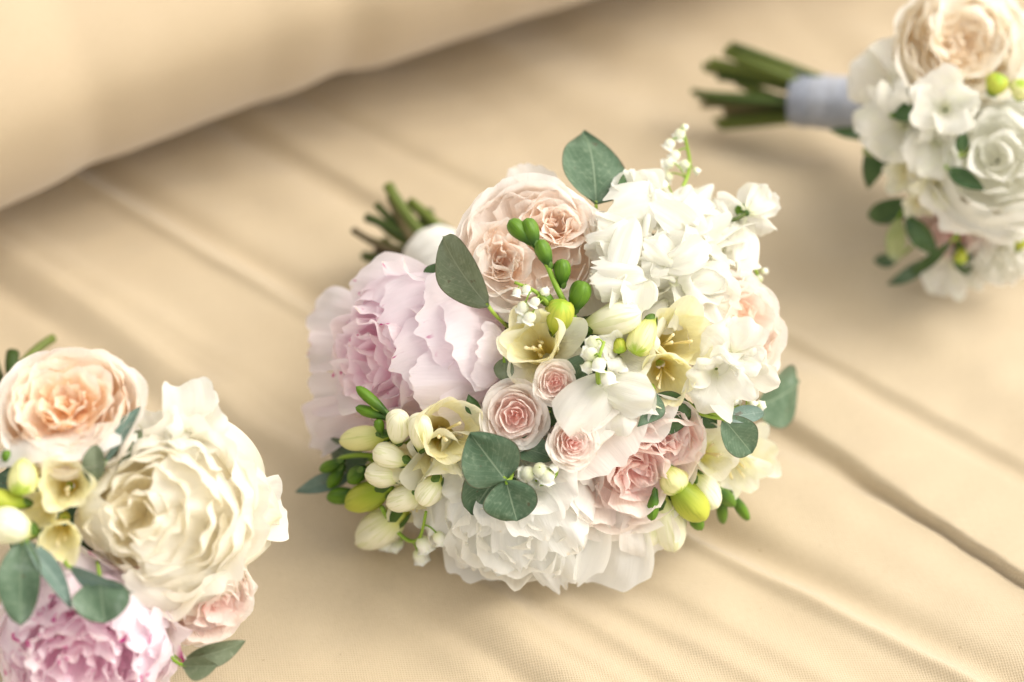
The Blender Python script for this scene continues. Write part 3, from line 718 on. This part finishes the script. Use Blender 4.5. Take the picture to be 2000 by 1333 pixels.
for i, (bp, tp, wd, ob, ot) in enumerate([((960, 930), (850, 1060), 110, -.010, .000), ((970, 950), (905, 1110), 110, -.010, -.002), ((990, 950), (960, 1118), 120, -.008, .000), ((1010, 940), (1020, 1110), 110, -.006, .002),
        ((1030, 940), (1075, 1130), 100, -.006, .000), ((1040, 950), (1100, 1152), 90, -.010, -.003), ((1050, 930), (1120, 1080), 120, -.006, .006), ((1020, 930), (1070, 1050), 120, .000, .010),
        ((960, 940), (900, 1040), 110, -.002, .008), ((990, 930), (985, 1040), 120, .002, .010), ((930, 930), (865, 960), 110, -.006, .006), ((1060, 920), (1110, 990), 130, .000, .010)]):
    b.loose_petal(bp, tp, wd, wp, 'white_peony', offb=ob - .002, offt=ot + .002, bow=.14, cup=.18 if i % 2 else -.18, rag=.09, ruffle=.06, crum=.06, rf=6, seed=600 + i)
blush = b.garden_rose(1225, 915, 170, 'blush', [(.14, -.06), (.46, .26)], face=(.22, -.36, .90), off=.004, seed=31, guards=3, heart_r=.46, heart_n=24, fill=14)
rsb = np.random.RandomState(77); RB = pxm(158, blush[1])
for k, (az, z1, wd, rm) in enumerate([(2.2, .22, 1.7, .95), (2.9, .16, 1.4, .88), (1.55, .20, 1.4, .9), (3.8, .10, 1.3, .95), (2.45, .30, 1.3, .72)]):
    b.petal(blush, rsb, 'blush', az, 1.0, rmax=RB * rm, z0=-.8 * RB, z1=z1 * RB, W=wd * RB, phi=(0, 128), pw=.9, Rc=RB * .85, kr=.2, ruffle=.04 * RB, rf=4, rag=.02, crum=.03 * RB, lip=10, nu=21, nv=20)
b.loose_petal((1210, 960), (1180, 1150), 160, blush, 'white_peony', offb=-.020, offt=-.002, bow=.10, cup=.25, ruffle=.06, rag=.03, seed=9, crum=.03)
b.loose_petal((1130, 795), (1222, 905), 270, blush, 'blush', offb=-.024, offt=.010, bow=.16, cup=.10, ruffle=.03, rag=.03, seed=59, crum=.03)
b.loose_petal((1230, 780), (1300, 845), 190, blush, 'blush', offb=-.024, offt=.006, bow=.16, cup=.12, ruffle=.04, rag=.03, seed=60, crum=.03)
b.loose_petal((1250, 960), (1262, 1085), 120, blush, 'blush', offb=-.020, offt=-.006, bow=.12, cup=.3, ruffle=.05, rag=.03, seed=29, crum=.03)
b.loose_petal((1170, 960), (1105, 1135), 110, blush, 'white_peony', offb=-.018, offt=-.004, bow=.10, cup=.3, ruffle=.08, rag=.10, seed=19, crum=.04)
b.garden_rose(1450, 640, 124, 'peach', [(.1, .2)], face=(.5, .15, .8), off=.004, seed=37, guards=4, heart_n=16)
# white ruffled blossoms
rw = np.random.RandomState(91)
for i, (px, py, r, rl, off, npet) in enumerate([(1250, 395, 60, 0, -.010, 6), (1215, 470, 60, 60, .000, 6), (1320, 430, 60, -20, -.002, 6), (1235, 550, 58, 150, .002, 6), (1310, 515, 62, 100, .004, 6), (1390, 490, 60, -30, .000, 6), (1412, 478, 46, -60, -.006, 3), (1370, 555, 52, 80, .002, 4), (1325, 580, 46, 30, -.006, 4), (1290, 610, 40, 200, -.008, 3)]):
    hd = b.sweet_pea(px, py, r, None, off - .008, 100 + i, rl)
    for k in range(npet):
        ou = nrm(np.array([px - 1300., py - 560.])) * .5; an = rw.uniform(0, 6.28)
        dv = nrm(ou + .9 * np.array([math.cos(an), math.sin(an)])); Lp = rw.uniform(75, 125)
        bp = np.array([px, py]) - dv * Lp * .35 + rw.uniform(-14, 14, 2); tp = np.array([px, py]) + dv * Lp * .75
        b.loose_petal(tuple(bp), tuple(tp), rw.uniform(58, 95), hd, 'sweet_pea', offb=off - .008, offt=off + rw.uniform(-.004, .010), bow=rw.uniform(-.12, .3), cup=rw.choice([-.45, -.25, .3, .5]),
                      ruffle=rw.uniform(.06, .14), rf=rw.uniform(3, 6), rag=.05, crum=.08, twist=rw.uniform(-70, 70), roll=rw.uniform(-30, 30), seed=800 + i * 10 + k)
for i, (px, py, r, f, rl, off) in enumerate([(1440, 690, 62, (.2, .1, .95), 10, .014), (1462, 725, 52, (.3, -.2, .9), 120, .014), (1398, 730, 62, (-.1, -.3, .9), 200, .012), (1212, 690, 62, (.1, .1, .95), -80, .002)]):
    b.sweet_pea(px, py, r, f, off, 130 + i, rl)
sp = b.sweet_pea(1195, 775, 60, (-.1, .1, .95), .004, 140, 150)
b.loose_petal((1190, 735), (1105, 850), 120, sp, 'sweet_pea', offb=.002, offt=.014, bow=.14, cup=-.25, ruffle=.05, crum=.05, seed=13)
b.loose_petal((1165, 750), (1278, 785), 90, sp, 'sweet_pea', offb=.004, offt=.016, bow=.15, cup=-.2, ruffle=.12, rf=6, crum=.05, seed=14)
top = b.sweet_pea(1468, 405, 60, (.35, .35, -.85), .0, 150, 40, ruff=.6)
b.bud((1452, 432), (1446, 402), 24, 'bud_green', -.004, .004, 5)
# spray roses
b.spray_rose(1006, 813, 78, (-.05, -.05, 1), .008, 51)
b.spray_rose(1085, 747, 50, (.0, .0, 1), .008, 52)
b.spray_rose(1122, 866, 58, (.15, -.1, 1), .016, 53)
# freesias
for i, (px, py, r, f, o, off, m_) in enumerate([
        (1036, 652, 92, (-.25, .35, .9), .5, .014, 'freesia'), (1062, 688, 104, (.2, -.2, .95), 1.0, .004, 'freesia_white'),
        (1338, 648, 96, (.35, .25, .9), .55, .008, 'freesia'), (1303, 744, 84, (.05, -.25, .95), .5, .010, 'freesia'),
        (882, 838, 98, (.25, .1, .95), .4, .012, 'freesia'), (862, 905, 92, (.0, -.5, .85), 1.0, .000, 'freesia_white'),
        (745, 915, 74, (-.8, -.15, .6), .25, .006, 'freesia'), (805, 950, 74, (-.4, -.7, .6), .4, .002, 'freesia'), (800, 1010, 68, (-.2, -.85, .5), .5, -.002, 'freesia'),
        (866, 955, 74, (-.05, -.85, .6), .6, .006, 'freesia_white'),
        (1400, 880, 80, (.2, .1, .95), .5, .004, 'freesia_white'), (1485, 885, 78, (.6, .2, .8), .6, -.002, 'freesia_white'), (1450, 935, 76, (.35, -.6, .7), .7, .000, 'freesia_white')]):
    b.freesia(px, py, r, f, off, 200 + i, o, m_, roll=i * .7)
B = b.bud
B((1135, 640), (1253, 612), 66, 'bud_cream', -.004, .010, 1, point=.6); B((1275, 620), (1240, 690), 54, 'bud_yellow', .000, .008, 2)
B((1085, 655), (1098, 590), 56, 'bud_lime', -.002, .012, 3); B((1205, 655), (1212, 688), 30, 'bud_lime', -.002, .004, 4)
B((1118, 612), (1142, 550), 42, 'bud_green', .002, .010, 5); B((1098, 562), (1098, 506), 34, 'bud_green', .004, .010, 6)
B((1075, 525), (1052, 468), 32, 'bud_green', .008, .014, 7); B((1048, 484), (1028, 426), 34, 'bud_green', .012, .018, 8); B((1042, 478), (994, 430), 34, 'bud_green', .012, .018, 9); B((1085, 600), (1055, 575), 26, 'bud_green', .002, .006, 10)
b.sprig([(1140, 650), (1110, 605), (1085, 560), (1066, 510), (1040, 470)], [-.004, .004, .006, .010, .013], .0016)
B((765, 850), (668, 862), 50, 'bud_yellow', .000, .000, 11, fat=.6); B((775, 868), (780, 806), 50, 'bud_cream', .000, .012, 12, lobes=2); B((822, 880), (820, 812), 50, 'bud_cream', .002, .014, 13, lobes=2)
B((800, 905), (728, 880), 50, 'bud_cream', .004, .012, 51); B((790, 930), (715, 925), 52, 'bud_cream', .004, .010, 52); B((830, 960), (760, 985), 52, 'bud_cream', .004, .006, 53); B((860, 930), (820, 985), 50, 'bud_cream', .006, .012, 54)
B((765, 950), (682, 985), 58, 'bud_lime', .002, .004, 14); B((705, 965), (640, 972), 34, 'bud_green', -.004, -.004, 15)
B((790, 1000), (705, 1058), 74, 'bud_cream', -.004, -.008, 16, fat=.55)
B((765, 815), (695, 755), 22, 'bud_green', .004, .012, 17); B((760, 818), (694, 796), 22, 'bud_green', .004, .010, 18); B((745, 850), (738, 820), 20, 'bud_green', .004, .008, 19)
B((672, 900), (626, 918), 24, 'bud_green', -.004, -.004, 20); B((672, 910), (642, 952), 26, 'bud_green', -.004, -.004, 21); B((712, 915), (686, 938), 34, 'bud_green', .000, .002, 22)
b.sprig([(775, 835), (740, 805), (715, 780)], [.0, .005, .009], .0014); b.sprig([(760, 895), (705, 888), (668, 893), (650, 905)], [-.012, -.008, -.004, -.004], .0014)
B((1295, 910), (1330, 962), 58, 'bud_yellow', -.006, .004, 23); B((1350, 920), (1398, 990), 56, 'bud_cream', -.008, .000, 24); B((1310, 935), (1375, 1012), 66, 'bud_lime', -.004, .004, 25)
B((1290, 960), (1315, 1072), 70, 'bud_cream', -.010, -.006, 26); B((1275, 1000), (1268, 1066), 46, 'bud_cream', -.014, -.012, 40)
B((1280, 955), (1272, 1018), 24, 'bud_green', .000, .004, 27); B((1350, 1000), (1368, 1032), 28, 'bud_green', -.006, -.004, 28); B((1408, 965), (1412, 1022), 22, 'bud_green', -.010, -.008, 29); B((1425, 960), (1462, 1016), 22, 'bud_green', -.012, -.010, 30); B((1400, 955), (1432, 985), 30, 'bud_green', -.006, -.002, 31)
# lily of the valley
b.lily([(1300, 430), (1325, 385), (1350, 330), (1342, 285), (1332, 248)], [-.02, -.018, -.014, -.012, -.01],
       [(1328, 262, 11, -.010), (1308, 282, 11, -.008), (1318, 304, 11, -.008), (1306, 320, 11, -.006), (1337, 322, 10, -.010), (1304, 346, 11, -.008), (1294, 362, 11, -.008), (1360, 334, 7, -.012), (1336, 248, 6, -.010)], 1)
b.lily([(1085, 620), (1068, 590), (1045, 568), (1005, 552)], [.000, .008, .012, .012], [(1010, 572, 9, .012), (1028, 565, 9, .012), (1022, 600, 12, .010), (1045, 590, 10, .012), (1035, 620, 12, .010), (1062, 570, 8, .012), (1018, 622, 9, .008)], 2)
b.lily([(1170, 760), (1166, 720), (1172, 690), (1180, 668)], [.002, .014, .016, .014], [(1160, 668, 13, .012), (1155, 692, 14, .013), (1170, 712, 14, .016), (1188, 740, 15, .014), (1150, 715, 11, .012)], 3)
b.lily([(1355, 770), (1400, 780), (1445, 795), (1485, 798)], [.002, .008, .008, .006], [(1432, 782, 12, .008), (1462, 768, 11, .008), (1468, 788, 9, .007), (1484, 792, 9, .007), (1410, 790, 8, .010)], 4)
b.lily([(1030, 948), (1065, 945), (1086, 930), (1090, 908)], [.004, .010, .012, .010], [(1032, 925, 15, .010), (1055, 918, 15, .012), (1070, 930, 14, .013), (1082, 915, 10, .012), (1048, 938, 12, .010)], 5)
b.lily([(745, 990), (770, 1035), (800, 1060), (822, 1055), (832, 1000)], [.004, .002, .000, .000, .004], [(752, 1062, 15, -.004), (776, 1070, 14, -.004), (828, 1062, 16, .000), (820, 1085, 14, -.002), (858, 1050, 13, .002)], 6)
b.lily([(1455, 490), (1478, 530), (1488, 570), (1490, 598)], [-.012, -.010, -.010, -.010], [(1482, 545, 8, -.010), (1492, 530, 6, -.01), (1476, 575, 7, -.012)], 7)
# leaves
E = b.blade
E((988, 938), (918, 846), 124, 'eucalyptus', .016, .018, 'heart', bow=.05, cup=.08, seed=1)
E((988, 938), (1010, 1018), 108, 'eucalyptus', .016, .020, 'round', bow=.05, cup=.06, fold=.05, seed=2)
E((985, 900), (920, 1005), 116, 'eucalyptus', .006, .014, 'round', bow=.05, seed=3, roll=18)
E((1000, 870), (1085, 897), 62, 'eucalyptus', .002, .004, 'lance', roll=35, seed=4)
E((985, 940), (1060, 868), 90, 'leaf_dark', -.010, -.008, 'round', seed=5)
E((1150, 690), (1098, 808), 60, 'eucalyptus', -.004, .000, 'lance', roll=-35, fold=.2, seed=6)
E((1090, 745), (1130, 720), 60, 'eucalyptus_blue', -.006, -.004, 'round', roll=30, seed=36)
E((1068, 800), (1098, 822), 46, 'leaf_dark', -.006, -.006, 'round', seed=7)
E((1278, 762), (1245, 834), 60, 'eucalyptus', .004, .010, 'ovate', roll=30, fold=.15, seed=8)
E((1258, 790), (1350, 815), 92, 'leaf_dark', -.004, .002, 'round', roll=-15, seed=9)
E((1412, 818), (1468, 885), 76, 'eucalyptus', .016, .024, 'round', bow=.06, seed=10)
E((1412, 818), (1492, 806), 36, 'eucalyptus_blue', .016, .022, 'round', roll=20, seed=11)
E((1350, 790), (1400, 836), 46, 'leaf_dark', -.006, -.004, 'lance', seed=12)
E((1475, 800), (1560, 745), 120, 'eucalyptus', -.050, -.060, 'round', roll=-10, bow=.05, seed=13)
E((1165, 400), (1140, 256), 132, 'eucalyptus', -.012, -.012, 'ovate', bow=.06, cup=.06, seed=14, roll=-12)
E((955, 600), (866, 462), 96, 'leaf_grey', .012, .008, 'round', roll=28, bow=.10, seed=15)
E((700, 918), (576, 962), 38, 'eucalyptus_blue', -.030, -.020, 'lance', seed=16)
E((720, 900), (645, 872), 64, 'eucalyptus', -.020, -.022, 'round', seed=17)
E((985, 700), (985, 745), 40, 'leaf_grey', .000, .000, 'round', seed=18)
E((930, 810), (915, 770), 30, 'leaf_dark', .000, .002, 'ovate', seed=19)
E((850, 560), (870, 510), 60, 'leaf_dark', -.015, -.015, 'ovate', seed=20)
E((1210, 400), (1218, 340), 20, 'leaf_dark', -.006, -.002, 'lance', seed=21)

# ================================================================ bouquet with the cream peony
C2 = on_plane(175, 1010, .056)
b = Bouquet('wedding bouquet with a huge cream peony above a pink peony flecked with magenta', C2, .104, on_plane(30, 800, .035), 12)
b.handle([(25, 690), (105, 660), (-40, 740), (60, 735), (-20, 690), (120, 720)], [.04, .035, .02, .02, .03, .02], seed=4)
b.undergrowth(40, 22)
E = b.blade; B = b.bud
rose = b.garden_rose(130, 785, 152, 'apricot', [(0, .02)], face=(.0, .55, .82), off=.006, seed=61, heart_r=.66, heart_n=34)
b.loose_petal((120, 830), (110, 905), 250, rose, 'peach', offb=-.012, offt=.010, bow=.15, cup=-.10, seed=3)
cp = b.peony(335, 1005, 188, 'cream_peony', face=(.05, .0, .97), off=.006, seed=62, n=32, rag=.04, heart=(-.3, .0), wide=1.4, ruff=.8)
for i, (bp, tp, wd, ob, ot) in enumerate([((520, 960), (330, 880), 190, -.03, -.004), ((530, 1050), (330, 1010), 210, -.026, .006), ((480, 1150), (330, 1090), 190, -.026, .002), ((440, 860), (290, 900), 150, -.026, .002), ((490, 960), (290, 960), 180, -.02, .010),
        ((470, 1090), (270, 1050), 170, -.02, .010), ((540, 1010), (420, 990), 190, -.02, .002), ((400, 1180), (250, 1120), 150, -.024, .004), ((150, 980), (215, 985), 190, -.02, .008)]):
    b.loose_petal(bp, tp, wd, cp, 'cream_peony', offb=ob - .006, offt=ot - .002, bow=.15, cup=-.18, rag=.06, ruffle=.05, crum=.05, rf=5, seed=700 + i)
b.loose_petal((440, 1010), (555, 985), 130, cp, 'white_peony', offb=-.03, offt=-.034, bow=.1, cup=.25, ruffle=.06, rag=.03, seed=5)
b.peony(160, 1275, 190, 'magenta', face=(.0, -.45, .85), off=.000, seed=63, n=54, rag=.05, wide=1.1)
b.garden_rose(415, 1190, 105, 'blush', [(.1, 0)], face=(.5, -.5, .7), off=-.012, seed=64, heart_n=12)
sp = b.sweet_pea(370, 840, 72, (.25, .35, .9), -.004, 65, -20)
b.loose_petal((340, 850), (412, 758), 62, sp, 'sweet_pea', offb=-.006, offt=-.008, bow=.1, cup=.3, ruffle=.12, seed=6)
b.sweet_pea(295, 855, 50, (.1, .4, .9), -.008, 66, 30)
for i, (px, py, r, f, o, off, m_) in enumerate([(128, 945, 78, (.1, .1, 1), .55, .010, 'freesia'), (118, 1062, 64, (.1, -.35, .93), .5, .008, 'freesia'), (70, 1000, 58, (-.3, -.2, .93), .45, .004, 'freesia')]):
    b.freesia(px, py, r, f, off, 300 + i, o, m_, roll=i)
B((55, 890), (38, 962), 58, 'bud_yellow', .0, .012, 1); B((60, 985), (-30, 972), 42, 'bud_lime', .0, .010, 2); B((70, 1040), (-20, 1020), 74, 'bud_cream', .002, .012, 3); B((20, 915), (10, 880), 22, 'bud_green', .0, .004, 4)
E((45, 1055), (40, 1222), 86, 'eucalyptus', .006, .016, 'round', bow=.06, seed=1); E((50, 1055), (140, 1190), 44, 'eucalyptus_blue', .006, .012, 'lance', roll=40, seed=2)
E((195, 1130), (205, 1218), 112, 'eucalyptus', .010, .016, 'round', seed=3, bow=.06); E((135, 1108), (262, 1158), 46, 'eucalyptus_blue', .008, .014, 'lance', roll=-30, seed=4)
E((205, 905), (275, 795), 44, 'eucalyptus_blue', .004, .004, 'lance', roll=30, seed=5); E((180, 945), (188, 868), 46, 'leaf_grey', .006, .010, 'round', seed=6); E((225, 905), (278, 840), 44, 'leaf_grey', -.002, -.004, 'lance', seed=7)
E((215, 890), (260, 870), 50, 'leaf_dark', -.006, -.006, 'lance', seed=8)
E((360, 1290), (480, 1252), 52, 'leaf_grey', -.010, -.002, 'lance', seed=9, fold=.15); E((355, 1300), (425, 1300), 50, 'leaf_grey', -.006, .002, 'lance', seed=10, fold=.1)

# ================================================================ bouquet with the grey ribbon
C3 = on_plane(1955, 270, .056)
b = Bouquet('wedding bouquet whose green stems are bound with a pale grey-blue ribbon', C3, .104, on_plane(1700, 208, .030), 13)
b.handle([(1360, 185), (1375, 195), (1372, 130), (1400, 150), (1415, 98), (1425, 92), (1440, 120), (1395, 235), (1400, 245), (1412, 215), (1385, 190), (1440, 160), (1460, 130), (1420, 230), (1380, 135), (1350, 178), (1368, 205), (1405, 250), (1430, 88), (1385, 122), (1450, 245)],
         [.030, .024, .040, .034, .052, .046, .040, .010, .012, .016, .030, .030, .04, .008, .036, .034, .02, .008, .056, .044, .006], seed=6, r=.0025)
b.ribbon(on_plane(1552, 192, .030), on_plane(1712, 212, .034), .0135, 'ribbon_grey', 5, 6)
b.undergrowth(46, 23)
E = b.blade; B = b.bud
b.garden_rose(1882, 82, 146, 'cream_rose', [(.05, .05)], face=(.05, .15, .98), off=.006, seed=71, heart_r=.62, heart_n=32)
b.peony(1950, 310, 165, 'white_peony', face=(-.2, .05, .97), off=.006, seed=72, n=30, wide=1.6, ruff=.5)
b.garden_rose(1860, 440, 100, 'blush', [(0, -.3)], face=(-.3, -.55, .75), off=-.010, seed=73, heart_n=14)
b.peony(1960, 505, 80, 'white_peony', face=(.0, -.6, .7), off=-.02, seed=74, n=34)
for i, (px, py, r, f, rl, off) in enumerate([(1740, 160, 72, (-.5, .3, .8), 30, -.01), (1760, 240, 76, (-.4, .0, .9), 110, .0), (1850, 210, 66, (-.1, .1, 1), 60, .01), (1830, 280, 60, (-.1, -.3, .9), 160, .004), (1865, 520, 56, (-.1, -.6, .7), 180, -.03)]):
    b.sweet_pea(px, py, r, f, off, 400 + i, rl)
for i, (px, py, r, f, o, off, m_) in enumerate([(1765, 345, 60, (-.4, -.5, .7), .8, .0, 'freesia_white'), (1830, 370, 58, (-.1, -.6, .75), .8, .004, 'freesia_white'), (1790, 410, 44, (-.3, -.8, .5), .6, -.004, 'freesia_white')]):
    b.freesia(px, py, r, f, off, 420 + i, o, m_, roll=i)
B((1935, 185), (1955, 150), 44, 'bud_lime', .0, .008, 1); B((1880, 195), (1890, 180), 26, 'bud_lime', .0, .006, 2); B((1990, 195), (1998, 160), 44, 'bud_yellow', .0, .008, 3); B((1985, 490), (2000, 465), 24, 'bud_lime', -.01, -.006, 4); B((1880, 480), (1875, 515), 26, 'bud_lime', -.02, -.012, 7)
E((1790, 205), (1700, 195), 34, 'leaf_dark', -.006, -.012, 'lance', seed=1); E((1740, 225), (1812, 215), 36, 'leaf_dark', .004, .006, 'lance', seed=2); E((1715, 268), (1620, 255), 24, 'leaf_dark', -.03, -.03, 'lance', seed=3)
E((1850, 330), (1925, 372), 34, 'leaf_dark', .010, .014, 'lance', seed=4); E((1875, 300), (1885, 255), 26, 'leaf_dark', .010, .012, 'lance', seed=5)
E((1720, 280), (1695, 370), 44, 'leaf_dark', -.012, -.020, 'ovate', seed=6); E((1745, 300), (1730, 345), 24, 'leaf_dark', -.010, -.012, 'lance', seed=7); E((1745, 272), (1682, 300), 44, 'leaf_lime', -.008, -.012, 'ovate', seed=8)
E((1790, 395), (1695, 425), 48, 'leaf_dark', -.016, -.024, 'round', seed=9); E((1755, 425), (1748, 512), 40, 'leaf_lime', -.014, -.020, 'round', seed=10); E((1770, 420), (1830, 500), 44, 'leaf_dark', -.008, -.014, 'lance', seed=11)
E((1860, 470), (1770, 540), 24, 'leaf_dark', -.010, -.030, 'lance', seed=12); E((1760, 500), (1705, 512), 30, 'eucalyptus', -.03, -.034, 'lance', seed=13); E((1830, 500), (1730, 560), 30, 'eucalyptus', -.03, -.036, 'lance', seed=14); E((1870, 470), (1890, 540), 40, 'leaf_dark', -.018, -.026, 'lance', seed=15)
